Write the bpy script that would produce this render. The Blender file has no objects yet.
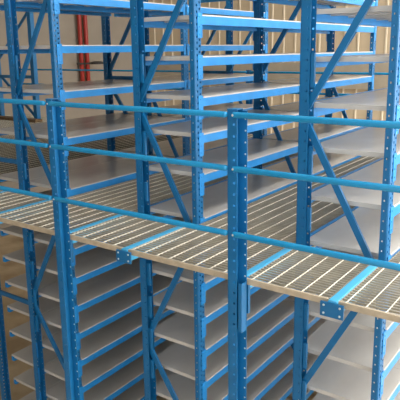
import bpy, math
from mathutils import Matrix, Vector

C = bpy.context.scene.collection
SC = bpy.context.scene

# ------------------------------------------------------------------ materials
def srgb(r, g, b):
    f = lambda c: c/12.92 if c <= 0.04045 else ((c+0.055)/1.055)**2.4
    return (f(r/255), f(g/255), f(b/255), 1)

def mat(name, col, rough=0.5, metal=0.0, var=0.0, scale=8.0, col2=None, bump=0.0, stretch=(1, 1, 1), spec=None):
    m = bpy.data.materials.new(name); m.use_nodes = True
    nt = m.node_tree; b = nt.nodes['Principled BSDF']
    b.inputs['Base Color'].default_value = col
    b.inputs['Roughness'].default_value = rough
    b.inputs['Metallic'].default_value = metal
    if spec is not None: b.inputs['Specular IOR Level'].default_value = spec
    if var > 0 or col2 is not None:
        tc = nt.nodes.new('ShaderNodeTexCoord'); mp = nt.nodes.new('ShaderNodeMapping')
        mp.inputs['Scale'].default_value = stretch
        n = nt.nodes.new('ShaderNodeTexNoise'); n.inputs['Scale'].default_value = scale
        n.inputs['Detail'].default_value = 5
        r = nt.nodes.new('ShaderNodeValToRGB')
        r.color_ramp.elements[0].position = 0.32; r.color_ramp.elements[1].position = 0.68
        c2 = col2 or tuple(min(1, c*(1+var)) for c in col[:3])+(1,)
        c1 = tuple(c*(1-var) for c in col[:3])+(1,) if col2 is None else col
        r.color_ramp.elements[0].color = c1; r.color_ramp.elements[1].color = c2
        nt.links.new(tc.outputs['Object'], mp.inputs['Vector']); nt.links.new(mp.outputs['Vector'], n.inputs['Vector'])
        nt.links.new(n.outputs['Fac'], r.inputs['Fac']); nt.links.new(r.outputs['Color'], b.inputs['Base Color'])
        if bump:
            bp = nt.nodes.new('ShaderNodeBump'); bp.inputs['Strength'].default_value = bump; bp.inputs['Distance'].default_value = 0.01
            nt.links.new(n.outputs['Fac'], bp.inputs['Height']); nt.links.new(bp.outputs['Normal'], b.inputs['Normal'])
    return m

def emit(name, col, s):
    m = bpy.data.materials.new(name); m.use_nodes = True
    nt = m.node_tree; nt.nodes.clear()
    e = nt.nodes.new('ShaderNodeEmission'); e.inputs['Color'].default_value = col; e.inputs['Strength'].default_value = s
    o = nt.nodes.new('ShaderNodeOutputMaterial'); nt.links.new(e.outputs[0], o.inputs[0]); return m

M_BLUE = mat('blue_paint', srgb(12, 101, 152), 0.38, 0.0, 0.10, 5)
M_RAIL = mat('rail_blue_paint', srgb(26, 136, 186), 0.25, 0.0, 0.06, 6)
M_BEAM = mat('beam_blue_paint', srgb(36, 136, 204), 0.33, 0.0, 0.08, 7)
M_GALV = mat('galvanised_shelf', srgb(206, 202, 196), 0.27, 0.12, 0.07, 3.0, stretch=(1, .5, 1))
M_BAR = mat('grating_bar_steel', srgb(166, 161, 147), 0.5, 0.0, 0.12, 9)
M_BAR_SHADED = mat('shaded_bar_steel', srgb(112, 106, 94), 0.6, 0.0, 0.15, 6)  # grating bar steel with the dimmer left-side light put into its colour
M_ROD = mat('grating_rod_steel', srgb(208, 201, 184), 0.45, 0.1, 0.06, 9)
M_BAND = mat('grating_edge_steel', srgb(184, 168, 144), 0.55, 0.1, 0.15, 14)
M_STRIP = mat('walkway_beam_paint', srgb(80, 172, 216), 0.25, 0.0, 0.06, 6)
M_BOLT = mat('zinc_bolt', srgb(215, 220, 222), 0.3, 0.7)
M_RED = mat('red_pipe_paint', srgb(150, 40, 30), 0.5)
M_DARK = mat('dark_iron', srgb(40, 36, 34), 0.6)
M_WALLB = mat('cream_metal_siding', srgb(194, 175, 146), 0.6, 0, 0.05, 2, stretch=(3, 3, .4))
M_RIB = mat('cream_siding_rib', srgb(212, 197, 170), 0.55, 0, 0.04, 2)
M_WALLL = mat('grey_brown_plaster', srgb(140, 130, 116), 0.8, 0, 0.06, 1.2)
M_LEDGE = mat('pale_wall_ledge', srgb(160, 150, 132), 0.7, 0, 0.08, 3)
M_FLOOR = mat('tan_concrete', srgb(196, 176, 144), 0.6, 0, 0.0, 1.6, col2=srgb(158, 136, 106), bump=.2)
M_CEIL = mat('roof_sheet', srgb(205, 205, 200), 0.7, 0, 0.04, 2)
M_SKYL = emit('skylight_sheet', (1.0, .985, .95, 1), 6.0)
M_SACK = mat('brown_sacking', srgb(110, 88, 62), 0.9, 0, 0.25, 12, bump=.4)

# ------------------------------------------------------------------ mesh builder
class MB:
    def __init__(s): s.v = []; s.f = []
    def quad(s, a, b, c, d):
        i = len(s.v); s.v += [tuple(a), tuple(b), tuple(c), tuple(d)]; s.f.append((i, i+1, i+2, i+3))
    def box(s, x0, x1, y0, y1, z0, z1):
        i = len(s.v)
        s.v += [(x, y, z) for z in (z0, z1) for y in (y0, y1) for x in (x0, x1)]
        s.f += [tuple(i+k for k in q) for q in ((0,2,3,1),(4,5,7,6),(0,1,5,4),(2,6,7,3),(0,4,6,2),(1,3,7,5))]
        return s
    def prism(s, pts, a, b, axis='y'):
        """closed outline pts (two coordinates) extruded from a to b along an axis"""
        n = len(pts); i = len(s.v)
        for t in (a, b):
            for p, q in pts:
                s.v.append({'y': (p, t, q), 'x': (t, p, q), 'z': (p, q, t)}[axis])
        s.f.append(tuple(i+k for k in range(n))[::-1]); s.f.append(tuple(i+n+k for k in range(n)))
        for k in range(n):
            l = (k+1) % n; s.f.append((i+k, i+l, i+n+l, i+n+k))
        return s
    def bar(s, p, q, w, t, nrm=(0, 1, 0)):
        """flat bar from p to q: width w across, thickness t along nrm"""
        p, q, n = Vector(p), Vector(q), Vector(nrm)
        d = (q-p).normalized(); side = d.cross(n).normalized()*w/2; n = n*t/2
        i = len(s.v)
        for o in (p, q):
            for a, b in ((-1,-1),(1,-1),(1,1),(-1,1)): s.v.append(tuple(o+side*a+n*b))
        s.f += [(i,i+1,i+2,i+3)[::-1], (i+4,i+5,i+6,i+7)] + [(i+k, i+(k+1)%4, i+4+(k+1)%4, i+4+k) for k in range(4)]
        return s
    def tube(s, p, q, r, n=14, flat=None):
        """round tube with rounded-off ends; flat = squash radius at ends"""
        p, q = Vector(p), Vector(q); d = (q-p); L = d.length; d.normalize()
        u = d.orthogonal().normalized(); w = d.cross(u)
        rings = [(0, .55), (.006, .9), (.014, 1), (L-.014, 1), (L-.006, .9), (L, .55)]
        i = len(s.v)
        for t, k in rings:
            for j in range(n):
                a = 2*math.pi*j/n; s.v.append(tuple(p+d*t+(u*math.cos(a)+w*math.sin(a))*r*k))
        for k in range(len(rings)-1):
            for j in range(n):
                l = (j+1) % n; s.f.append((i+k*n+j, i+k*n+l, i+(k+1)*n+l, i+(k+1)*n+j))
        s.f.append(tuple(i+j for j in range(n))[::-1]); s.f.append(tuple(i+(len(rings)-1)*n+j for j in range(n)))
        return s
    def disc(s, c, r, h, axis=(0, -1, 0), n=10):
        c = Vector(c); d = Vector(axis).normalized(); u = d.orthogonal().normalized(); w = d.cross(u); i = len(s.v)
        for t, k in ((0, 1), (h*.6, 1), (h, .6)):
            for j in range(n):
                a = 2*math.pi*j/n; s.v.append(tuple(c+d*t+(u*math.cos(a)+w*math.sin(a))*r*k))
        for k in range(2):
            for j in range(n):
                l = (j+1) % n; s.f.append((i+k*n+j, i+k*n+l, i+(k+1)*n+l, i+(k+1)*n+j))
        s.f.append(tuple(i+2*n+j for j in range(n)))
        return s
    def mesh(s, name, m, smooth=False):
        me = bpy.data.meshes.new(name); me.from_pydata(s.v, [], s.f); me.materials.append(m)
        if smooth: me.polygons.foreach_set('use_smooth', [True]*len(me.polygons))
        me.update(); return me

def obj(name, me, parent=None, loc=(0, 0, 0)):
    o = bpy.data.objects.new(name, me); C.objects.link(o); o.location = loc
    if parent: o.parent = parent
    return o
def thing(name, label, cat, loc=(0, 0, 0), group=None):
    o = bpy.data.objects.new(name, None); C.objects.link(o); o.location = loc
    o.empty_display_size = .1; return tag(o, label, cat, group)
def tag(o, label, cat, group=None):
    o['label'] = label; o['category'] = cat
    if group: o['group'] = group
    return o
def struct(name, mb, m, parent=None):
    o = obj(name, mb.mesh(name, m), parent)
    if not parent: o['kind'] = 'structure'
    return o
def copy_tree(o, parent=None):
    c = o.copy(); C.objects.link(c); c.parent = parent
    for ch in o.children: copy_tree(ch, c)
    return c
def sheet(o, t=.0035):
    md = o.modifiers.new('sheet', 'SOLIDIFY'); md.thickness = t; md.offset = 0; return o

# ------------------------------------------------------------------ layout (metres; deck top z = 0)
GROUND = -3.30
RACKS = {                      # left x, right x, shelf heights above deck
    'far left':  (-6.12, -5.40, [2.06, 1.57, 1.11, .625, .075]),
    'left':      (-5.395, -4.655, [2.06, 1.57, 1.11, .625, .075]),
    'middle':    (-3.62, -2.915, [2.13, 1.79, 1.45, 1.11, .79, .435, .03]),
    'right':     (-1.96, -1.245, [2.12, 1.78, 1.44, 1.10, .765, .38, .01]),
}
LOW = [-.26, -.59, -.927, -1.26, -1.59, -1.925, -2.26, -2.59, -2.93]
FR = [4.0, 6.15, 8.27]         # front faces of the frames
PW, PD = .082, .09             # upright section
EDGE = 3.16; FAR = 9.10

# ------------------------------------------------------------------ perforated upright (outer web at x=0, opening towards +x)
def upright_mesh(H, W=PW, D=PD, mirror=False, name='upright', m=None):
    s = MB(); sx = -1 if mirror else 1
    ch = .010
    P = lambda x, y, z: (sx*x, y, z)
    ys = [ch, .020, .037, D-.037, D-.020, D-ch]
    z = 0.0
    def row(y_holes, z0, z1):
        for k in range(5):
            if k in y_holes: continue
            s.quad(P(0, ys[k], z0), P(0, ys[k+1], z0), P(0, ys[k+1], z1), P(0, ys[k], z1))
    while z < H-1e-6:
        zz = [z, z+.018, z+.025, z+.043, z+.05]
        zz = [min(H, t) for t in zz]
        for k, hs in enumerate(((1,), (), (3,), ())):
            if zz[k+1] > zz[k]+1e-6: row(hs, zz[k], zz[k+1])
        z += .05
    # front flange (y = 0) with one column of small holes
    xs = [ch, W-.028, W-.014, W]
    z = 0.0
    while z < H-1e-6:
        a, b, c = z, min(H, z+.061), min(H, z+.075)
        for z0, z1, hole in ((a, b, False), (b, c, True)):
            if z1 <= z0+1e-6: continue
            for k in range(3):
                if hole and k == 1: continue
                s.quad(P(xs[k], 0, z0), P(xs[k+1], 0, z0), P(xs[k+1], 0, z1), P(xs[k], 0, z1))
        z += .075
    # back flange with the same small holes
    z = 0.0
    while z < H-1e-6:
        a, b, c = z, min(H, z+.061), min(H, z+.075)
        for z0, z1, hole in ((a, b, False), (b, c, True)):
            if z1 <= z0+1e-6: continue
            for k in range(3):
                if hole and k == 1: continue
                s.quad(P(xs[k+1], D, z0), P(xs[k], D, z0), P(xs[k], D, z1), P(xs[k+1], D, z1))
        z += .075
    for a, b in (((0, ch), (ch*.3, ch*.3)), ((ch*.3, ch*.3), (ch, 0)), ((0, D-ch), (ch*.3, D-ch*.3)), ((ch*.3, D-ch*.3), (ch, D)),
                 ) + ((((W, 0), (W, .02)), ((W, D), (W, D-.02))) if mirror else ()):
        s.quad(P(a[0], a[1], 0), P(b[0], b[1], 0), P(b[0], b[1], H), P(a[0], a[1], H))
    return s.mesh(name, m or M_BLUE)

TOP = 2.42
ME_UP_L = upright_mesh(TOP-GROUND, name='upright_left')
ME_UP_R = upright_mesh(TOP-GROUND, W=.052, D=.095, mirror=True, name='upright_right')
ME_FOOT = MB().box(-.065, .065, -.06, .06, 0, .012).mesh('foot_plate', M_BLUE)

ME_BOLT = MB().disc((0, 0, 0), .0075, .006).mesh('bolt', M_BOLT)
ME_CLIP = MB().box(0, .028, -.033, -.009, 0, .2).mesh('clip', M_BLUE)

def brace(p, q, w=.05):
    """C-section lacing seen on its flat side"""
    s = MB(); p, q = Vector(p), Vector(q)
    s.bar(p, q, w, .004, (0, 1, 0))
    d = (q-p).normalized(); side = d.cross(Vector((0, 1, 0))).normalized()
    for k in (-1, 1):
        o = side*k*(w/2-.002)+Vector((0, .012, 0))
        s.bar(p+o, q+o, .004, .024, (0, 1, 0))
    return s

def addon_frame(fi, label):
    xl, xr, _ = RACKS['far left']; y = FR[fi]; w = xr-xl; g = -GROUND
    t = thing('upright_frame', label, 'rack frame', (xl, y+PD/2, GROUND), 'bolted upright frames of the blue racks')
    sheet(obj('upright', ME_UP_L, t, (0, -PD/2, 0)))
    obj('foot_plate', ME_FOOT, t, (PW/2, 0, 0))
    a, b = PW*.55, w+.012
    zs = (.30, -1.40, 2.3) if fi == 0 else (1.13, -1.0, 2.3)
    for z in zs: obj('strut', MB().box(a, b, -.014, .014, z+g-.025, z+g+.025).mesh('strut', M_BLUE), t)
    if fi:
        for z0, z1 in ((1.16, 2.2), (1.08, .12)):
            obj('brace', brace((a, -.016, z0+g), (b, -.016, z1+g)).mesh('brace', M_BLUE), t)
    return t

def upright_frame(rack, fi, label, zn=1.03):
    xl, xr, _ = RACKS[rack]; y = FR[fi]
    t = thing('upright_frame', label, 'rack frame', ((xl+xr)/2, y+PD/2, GROUND), 'bolted upright frames of the blue racks')
    ox = (xr-xl)/2; oy = -PD/2
    sheet(obj('upright', ME_UP_L, t, (-ox, oy, 0)))
    sheet(obj('upright', ME_UP_R, t, (ox, oy, 0)))
    a, b = -ox+PW*.55, ox-PW*.55
    g = -GROUND
    segs = [((a, zn+.03), (b, 2.12)), ((a, zn-.07), (b-.075, -.045)),
            ((b, -.13), (a, -1.29)), ((a, -1.38), (b, -2.30)), ((b, -2.38), (a, -3.10))]
    for (x0, z0), (x1, z1) in segs:
        o = obj('brace', brace((x0, -.012, z0+g), (x1, -.012, z1+g)).mesh('brace', M_BLUE), t)
        for xx, zz in ((x0, z0), (x1, z1)): obj('bolt', ME_BOLT, o, (xx, -.015, zz+g))
    for z in (GROUND+.13, -.06, 2.3):
        s = MB(); s.box(a, b, -.014, .014, z+g-.022, z+g+.022); obj('strut', s.mesh('strut', M_BLUE), t)
    for x in (-ox+PW/2, ox-PW/2): obj('foot_plate', ME_FOOT, t, (x, 0, 0))
    # clips on the open side of the left upright, where the shelf beams hook in
    for z0, z1 in ((1.22, 1.47), (.50, .78), (.12, .30), (-.32, -.12), (-.72, -.5), (-1.06, -.84), (-1.40, -1.18), (-1.72, -1.52)):
        obj('clip', ME_CLIP, t, (-ox+PW+.003, 0, z0+g)).scale = (1, 1, (z1-z0)/.2)
    return t

NAMES = {'far left': 'narrow far left rack', 'left': 'left rack', 'middle': 'middle rack', 'right': 'right rack'}
FN = ['front', 'second', 'rearmost']
for rk in RACKS:
    for fi in range(3):
        if rk == 'far left':
            addon_frame(fi, f'blue perforated {FN[fi]} outer upright with struts of the {NAMES[rk]}'); continue
        upright_frame(rk, fi, f'blue perforated {FN[fi]} upright frame with diagonal braces of the {NAMES[rk]}', 1.03 if fi == 0 else 1.13)

# ------------------------------------------------------------------ shelves
ORD = ['lowest', 'second', 'third', 'fourth', 'fifth', 'sixth', 'seventh']
def beam_mesh(L, m):
    # P-shaped tube: outer face at x = 0, step on the inside
    return MB().prism([(0, -.082), (0, -.012), (-.03, -.012), (-.03, -.04), (-.045, -.04), (-.045, -.082)], 0, L, 'y').mesh('shelf_beam', m)
def beam_mesh_l(L, m, lip):
    k = 0 if lip else -.023
    return MB().prism([(0, -.082), (.045, -.082), (.045, -.05), (.027, -.05), (.027, k), (0, k)], 0, L, 'y').mesh('shelf_beam', m)
def connector(side):
    s = MB(); x0, x1 = (.0025, .007) if side > 0 else (-.007, -.0025)
    s.box(x0, x1, -.062, -.008, -.19, .01)
    s.box(min(x0, 0), max(x1, 0), -.010, .004, -.19, .01)
    for z in (-.16, -.10, -.02):
        s.disc((x1 if side > 0 else x0, -.035, z), .007, .005, (side, 0, 0), 8)
    return s.mesh('connector', M_BEAM)
CONN = {1: connector(1), -1: connector(-1)}
_cache = {}
def shelf(rack, bay, z, label):
    xl, xr, _ = RACKS[rack]; xl += .165 if rack == 'far left' else 0; lip = rack in ('middle', 'right') and z > -.1; y0 = FR[bay]+PD+.008; y1 = FR[bay+1]-.002; L = y1-y0; w = xr-xl
    key = (rack, bay, lip)
    if key in _cache:
        t = copy_tree(_cache[key]); t.location.z = z; t['label'] = label; return t
    t = thing('steel_shelf', label, 'shelf', (xl, y0, z), 'galvanised shelves on blue beams'); _cache[key] = t
    n = 3
    for k in range(n):
        a, b = L*k/n+.0015, L*(k+1)/n-.0015
        s = MB()
        # tray panel: flat top, folded edges
        c = .004
        e = .034 if lip else 0
        s.prism([(e, -.022), (w-.031, -.022), (w-.031, -.0115), (w-.001, -.0115), (w-.001, -c*.5), (w-c, 0), (e+c, 0), (e, -c)], a, b, 'y')
        s.box(.05, w-.05, a+.002, a+.006, -.036, -.022); s.box(.05, w-.05, b-.006, b-.002, -.036, -.022)
        s.box(.05, w-.05, (a+b)/2-.02, (a+b)/2+.02, -.034, -.022)
        obj('shelf_panel', s.mesh('shelf_panel', M_GALV), t)
    e0 = .165 if rack == 'far left' else 0
    for side, x, bm in ((1, w, beam_mesh(L, M_BEAM)), (-1, 0, beam_mesh_l(L, M_BEAM, lip))):
        o = obj('shelf_beam', bm, t, (x, 0, 0))
        if e0 and side < 0: continue
        obj('connector', CONN[side], o)
        c = obj('connector', CONN[side], o, (0, L, 0)); c.scale = (1, -1, 1)
    return t
for rk, (xl, xr, lv) in RACKS.items():
    for bay in (0, 1):
        BN = 'front' if bay == 0 else 'rear'
        up = sorted(lv)
        for i, z in enumerate(up):
            if rk == 'right' and bay == 1 and z > 2: continue
            w = 'galvanised base shelf at deck level' if i == 0 else f'galvanised shelf, {ORD[i]} up from deck'
            shelf(rk, bay, z, f'{w}, {BN} bay of the {NAMES[rk]}')
        for i, z in enumerate(LOW):
            if bay == 1 and i < 0: continue
            shelf(rk, bay, z, f'shelf {["first","second","third","fourth","fifth","sixth","seventh","eighth","ninth"][i]} down below the deck, {BN} bay of the {NAMES[rk]}')

# ------------------------------------------------------------------ grating deck
PITCH = .121
def grating(label, x0, x1, y0, y1, phase, band_front=False, band_back=False, bar=None):
    t = thing('grating_panel', label, 'grating', ((x0+x1)/2, (y0+y1)/2, -.03), 'steel bar grating panels of the deck')
    cx, cy = (x0+x1)/2, (y0+y1)/2
    s = MB(); y = y0+.02
    while y < y1-.008:
        s.box(x0-cx, x1-cx, y-.0025-cy, y+.0025-cy, .016, .0295); y += .040
    s.box(x0-cx, x0-cx+.004, y0-cy, y1-cy, 0, .0275); s.box(x1-cx-.004, x1-cx, y0-cy, y1-cy, 0, .0275)
    obj('bearing_bars', s.mesh('bearing_bars', bar or M_BAR), t)
    s = MB(); x = phase
    while x > x0+.03: x -= PITCH
    while x < x0+.012: x += PITCH
    while x < x1-.01:
        s.prism([(x-cx-.0028, .024), (x-cx+.0028, .024), (x-cx+.0028, .031), (x-cx, .0335), (x-cx-.0028, .031)], y0-cy, y1-cy, 'y'); x += PITCH
    obj('cross_bars', s.mesh('cross_bars', M_ROD), t)
    if band_front:
        obj('edge_band', MB().prism([(y0-cy-.004, -.008), (y0-cy+.0, -.008), (y0-cy+.0, .026), (y0-cy+.012, .029), (y0-cy+.012, .0315), (y0-cy-.004, .0315)], x0-cx, x1-cx, 'x').mesh('edge_band', M_BAND), t)
    if band_back:
        obj('edge_band', MB().box(x0-cx, x1-cx, y1-cy, y1-cy+.004, -.008, .03).mesh('edge_band', M_BAND), t)
    return t

BEAMS = [-6.48, -5.45, -4.73, -3.70, -3.00, -1.95, -1.285, -.22, .45]
BW = .062
ph = {3: -3.5, 4: -2.82, 5: -1.868, 6: -1.209}
desc = ['leftmost edge panel of walkway grating', 'walkway grating at left edge of the view', 'walkway grating left of the first rail post', 'walkway grating just right of the first rail post',
        'walkway grating in the middle, between bolted end plate and second rail post', 'walkway grating right of the second rail post', 'walkway grating at the right edge', 'walkway grating past the right edge']
for i in range(len(BEAMS)-1):
    x0, x1 = BEAMS[i]+BW/2+.002, BEAMS[i+1]-BW/2-.002
    grating('beige-edged steel bar '+desc[i], x0, x1, EDGE, 3.985, ph.get(i, x0+.06), band_front=True)
aisles = [(-3.62+.0, 0)]
for x0, x1, nm in ((-4.640, -3.635, 'aisle between left and middle racks'), (-2.900, -1.975, 'aisle between middle and right racks'), (-1.23, .45, 'aisle right of the right rack')):
    for k, (a, b) in enumerate(((3.99, 6.1), (6.105, 8.36))):
        grating(f'steel bar grating, {"front" if k == 0 else "rear"} panel of the {nm}', x0, x1, a, b, x0+.08)
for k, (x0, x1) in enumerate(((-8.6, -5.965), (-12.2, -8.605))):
    grating(f'shade-darkened steel bar grating {"beside" if k == 0 else "farther off beyond"} the narrow far left rack', x0, x1, 4.0, 8.36, x0+.08, bar=M_BAR_SHADED)
for k, (x0, x1) in enumerate(((-12.2, -8.7), (-8.695, -5.2), (-5.195, -1.7), (-1.695, .45))):
    grating(f'far cross walkway grating, {["leftmost stretch", "stretch behind the far left rack", "stretch behind the left and middle racks", "rightmost stretch"][k]}', x0, x1, 8.365, FAR, x0+.08, band_back=True)

# blue walkway beams lying flush with the grating; two end in bolted plates
WB = ['far left outside the view', 'beside the front frame of the far left rack', 'at the left edge, left of the first rail post', 'running back from the first rail post', 'with bolted end plate between the two rail posts',
      'running back from the second rail post', 'bright, with bolted end plate at the right', 'beyond the right edge', 'rightmost']
for i, x in enumerate(BEAMS):
    y0 = 3.145 if i in (2, 4, 6) else 3.20
    t = thing('walkway_beam', f'blue steel walkway beam {WB[i]}', 'beam', (x, 3.58, -.1), 'blue beams between walkway grating panels')
    s = MB().prism([(-BW/2, 0), (BW/2, 0), (BW/2, .092), (BW/2-.006, .101), (-BW/2+.006, .101), (-BW/2, .092)], y0-3.58, 3.985-3.58, 'y')
    obj('beam_tube', s.mesh('beam_tube', M_STRIP), t)
    if i in (2, 4, 6):
        p = obj('end_plate', MB().box(-.075, .075, -.447, -.436, -.005, .088).mesh('end_plate', M_BLUE), t)
        for a in (-.052, .052):
            for b in (.016, .068): obj('bolt', ME_BOLT, p, (a, -.447, b))
    else:
        obj('connector', MB().box(-BW/2-.012, BW/2+.018, -.40, -.375, -.16, .098).mesh('connector', M_BLUE), t)

# ------------------------------------------------------------------ rail posts and rails
RP = [(-5.44, 'leftmost rail post, outside the view'), (-3.72, 'at the left'), (-2.0, 'in the middle'), (-.30, 'past the right edge')]
ME_RP = upright_mesh(1.135-GROUND, W=.075, D=.07, name='rail_post', m=M_BLUE)
YR = 3.075
ME_BOLT2 = MB().disc((0, 0, 0), .006, .004, (0, -1, 0), 8).mesh('bolt', M_BOLT)
def rail_post(x, y, label, me=ME_RP, conn=True):
    t = thing('rail_post', label, 'post', (x+.0375, y+.035, GROUND), 'blue perforated rail posts at the deck edge')
    sheet(obj('upright', me, t, (-.0375, -.035, 0)))
    H = 1.135-GROUND
    obj('post_cap', MB().box(-.0375, .0375, -.035, .035, H, H+.004).mesh('post_cap', M_BLUE), t)
    obj('foot_plate', ME_FOOT, t)
    # folded inner liner with bolt holes picked out by bolts
    ln = obj('liner', MB().box(.0, .005, -.030, .030, .02, H-.01).box(.005, .072, .030, .034, .02, H-.01).mesh('liner', M_BLUE), t)
    z = .1 if conn else 99
    while z < H-.05: obj('bolt', ME_BOLT2, ln, (.060, .030, z)); z += .075
    if conn == 2: obj('connector', MB().box(.045, .070, -.030, -.026, -GROUND-.36, -GROUND-.01).box(.066, .070, -.026, .03, -GROUND-.36, -GROUND-.01).mesh('connector', M_BLUE), t)
    return t
for x, d in RP[1:3]: rail_post(x, YR, f'blue perforated upright post carrying three handrails, {d}', conn=2 if x > -3 else 1)
rail_post(RP[0][0], YR, 'blue perforated rail post beyond the left edge')
rail_post(RP[3][0], YR, 'blue perforated rail post beyond the right edge')
RZ = [(1.105, 'top'), (.765, 'middle'), (.332, 'bottom')]
SEG = ['left of the first rail post', 'between the two rail posts', 'right of the second rail post']
for k in range(3):
    xa = RP[k][0]+.052; xb = RP[k+1][0]+.012
    for z, nm in RZ:
        t = thing('handrail', f'round blue {nm} handrail tube {SEG[k]}', 'handrail', ((xa+xb)/2, YR-.018, z), 'round blue handrail tubes along the walkway')
        h = (xb-xa)/2
        obj('tube', MB().tube((-h, 0, 0), (h, 0, 0), .0195, 16).mesh('tube', M_RAIL, True), t)
        obj('bolt', ME_BOLT, t, (-h+.012, -.0165, 0))
# far railing on the other side of the deck
xs = [-12.1, -7.95, -5.52, -1.85, .4]
for i, x in enumerate(xs):
    rail_post(x, FAR+.01, f'far blue rail post, {["leftmost", "second from left", "behind the left rack", "behind the right rack", "rightmost"][i]} on the rear deck edge', conn=False)
for i in range(4):
    xa, xb = xs[i]+.09, xs[i+1]+.03
    for z, nm in RZ:
        o = obj('handrail', MB().tube((-(xb-xa)/2, 0, 0), ((xb-xa)/2, 0, 0), .0195, 10).mesh('tube', M_RAIL, True), None, ((xa+xb)/2, FAR-.01, z))
        tag(o, f'thin far {nm} handrail at the rear deck edge, {["leftmost", "second", "third", "rightmost"][i]} stretch', 'handrail', 'far handrails at the rear deck edge')

# ------------------------------------------------------------------ distant frame at the left
t = thing('upright_frame', 'distant blue frame standing alone near the left wall', 'rack frame', (-11.3, 8.55, 0.0), 'bolted upright frames of the blue racks')
fr = [obj('upright', MB().box(x-.055, x+.055, -.05, .05, 0.004, 3.2).mesh('upright', M_BLUE), t) for x in (-.65, .65+.0)]
for (x0, z0), (x1, z1) in (((-.62, 1.02), (.62, .06)), ((-.62, 1.32), (.62, 2.4))):
    obj('brace', brace((x0, -.01, z0), (x1, -.01, z1), .06).mesh('brace', M_BLUE), t)
obj('strut', MB().box(-.6, .6, -.02, .02, .93, 1.0).mesh('strut', M_BLUE), t)

o = obj('timber_plank', MB().prism([(-.9, .001), (.9, .001), (.9, .05), (.88, .06), (-.88, .06), (-.9, .05)], -.1, .1, 'y').mesh('timber_plank', M_SACK), None, (-11.2, 8.30, .004))
tag(o, 'dark brown timber plank lying at the foot of the distant frame', 'plank')

# ------------------------------------------------------------------ building shell
X0, X1, Y0, Y1, ZC = -13.0, 9.0, -6.0, 15.0, 5.6
struct('floor', MB().box(X0, X1, Y0, Y1, GROUND-.1, GROUND), M_FLOOR)
w = struct('wall_back', MB().box(X0, X1, Y1, Y1+.1, GROUND, ZC), M_WALLB)
s = MB(); x = X0+.1
while x < X1-.05:
    s.prism([(x-.03, Y1), (x-.02, Y1-.018), (x+.02, Y1-.018), (x+.03, Y1)], GROUND, ZC, 'z'); x += .36
obj('siding_rib', s.mesh('siding_rib', M_RIB), w)
struct('light_block_wall', MB().box(X0, -3.6, Y0-.1, Y0, GROUND, ZC), M_WALLL)  # added out of view to cut light from the front left
struct('wall_left', MB().box(X0-.1, X0, Y0, Y1, GROUND, ZC), M_WALLL)
s = MB(); s.box(X1, X1+.1, Y0, Y1, GROUND, -1.8); s.box(X1, X1+.1, Y0, Y1, 4.6, ZC)
for k in range(6): s.box(X1, X1+.1, Y0+k*4.16, Y0+k*4.16+.2, -1.8, 4.6)
struct('wall_right', s, M_WALLL)
struct('window_4', MB().box(X1+.03, X1+.06, 1.0, Y1, -1.8, 4.6), emit('daylit_window', (.97, .98, 1, 1), 11.0))
struct('trim_1', MB().box(X0, X1, Y1-.16, Y1-.032, .45, 1.12), M_LEDGE)
c = struct('ceiling', MB().box(X0, X1, Y0, Y1, ZC, ZC+.1), M_CEIL)
for i, (xa, xb) in enumerate(( (-1.6, .9), (2.6, 6.0), (6.2, 8.2))):
    o = struct(f'window_{i+1}', MB().box(xa, xb, 1.5, 12.6 if xb < 2 else 14.7, ZC-.03, ZC-.002), M_SKYL)

# red pipes dropping down the left wall
for k, y in enumerate((12.05, 12.28)):
    t = thing('sprinkler_pipe', f'{"left" if k == 0 else "right"} one of two red pipes dropping down the left wall', 'pipe', (-12.86, y, .2), 'red pipes on the left wall')
    obj('pipe', MB().tube((0, 0, 0), (0, 0, ZC-.2), .062, 14).mesh('pipe', M_RED, True), t)
    for z in (.3, 3.0): obj('flange', MB().disc((0, 0, z), .085, .05, (0, 0, 1), 14).mesh('flange', M_RED), t)
t = thing('wall_lamp', 'dark round lamp on a bracket across the red pipes', 'lamp', (-12.7, 12.1, 1.14))
obj('shade', MB().disc((0.12, .3, 0), .2, .08, (0, 0, 1), 18).mesh('shade', M_DARK), t)
obj('bracket', MB().box(-.04, .0, -.35, .45, .0, .05).mesh('bracket', M_DARK), t)

# ------------------------------------------------------------------ light
wd = bpy.data.worlds.new('World'); SC.world = wd; wd.use_nodes = True
bg = wd.node_tree.nodes['Background']; bg.inputs['Color'].default_value = (.92, .96, 1.0, 1); bg.inputs['Strength'].default_value = 1.9

# ------------------------------------------------------------------ camera
pi, ro, ya = .21558095, .0136905610, .624139441
right = Vector((math.cos(ya), math.sin(ya), 0)); fh = Vector((-math.sin(ya), math.cos(ya), 0)); up = Vector((0, 0, 1))
fw = fh*math.cos(pi)-up*math.sin(pi); dn = -(up*math.cos(pi)+fh*math.sin(pi))
r2 = right*math.cos(ro)+dn*math.sin(ro); d2 = -right*math.sin(ro)+dn*math.cos(ro)
Mx = Matrix((r2, -d2, -fw)).transposed().to_4x4(); Mx.translation = (0, 0, 1.5)
cd = bpy.data.cameras.new('Camera'); cam = bpy.data.objects.new('Camera', cd); C.objects.link(cam)
cam.matrix_world = Mx
cd.sensor_width = 36; cd.lens = 583.93*36/400; cd.shift_y = -22/400; cd.clip_start = .05
SC.camera = cam
vs = SC.view_settings
vs.view_transform = 'Standard'; vs.look = 'None'; vs.gamma = 1; vs.exposure = 0; vs.use_curve_mapping = False
SC.cycles.max_bounces = 8
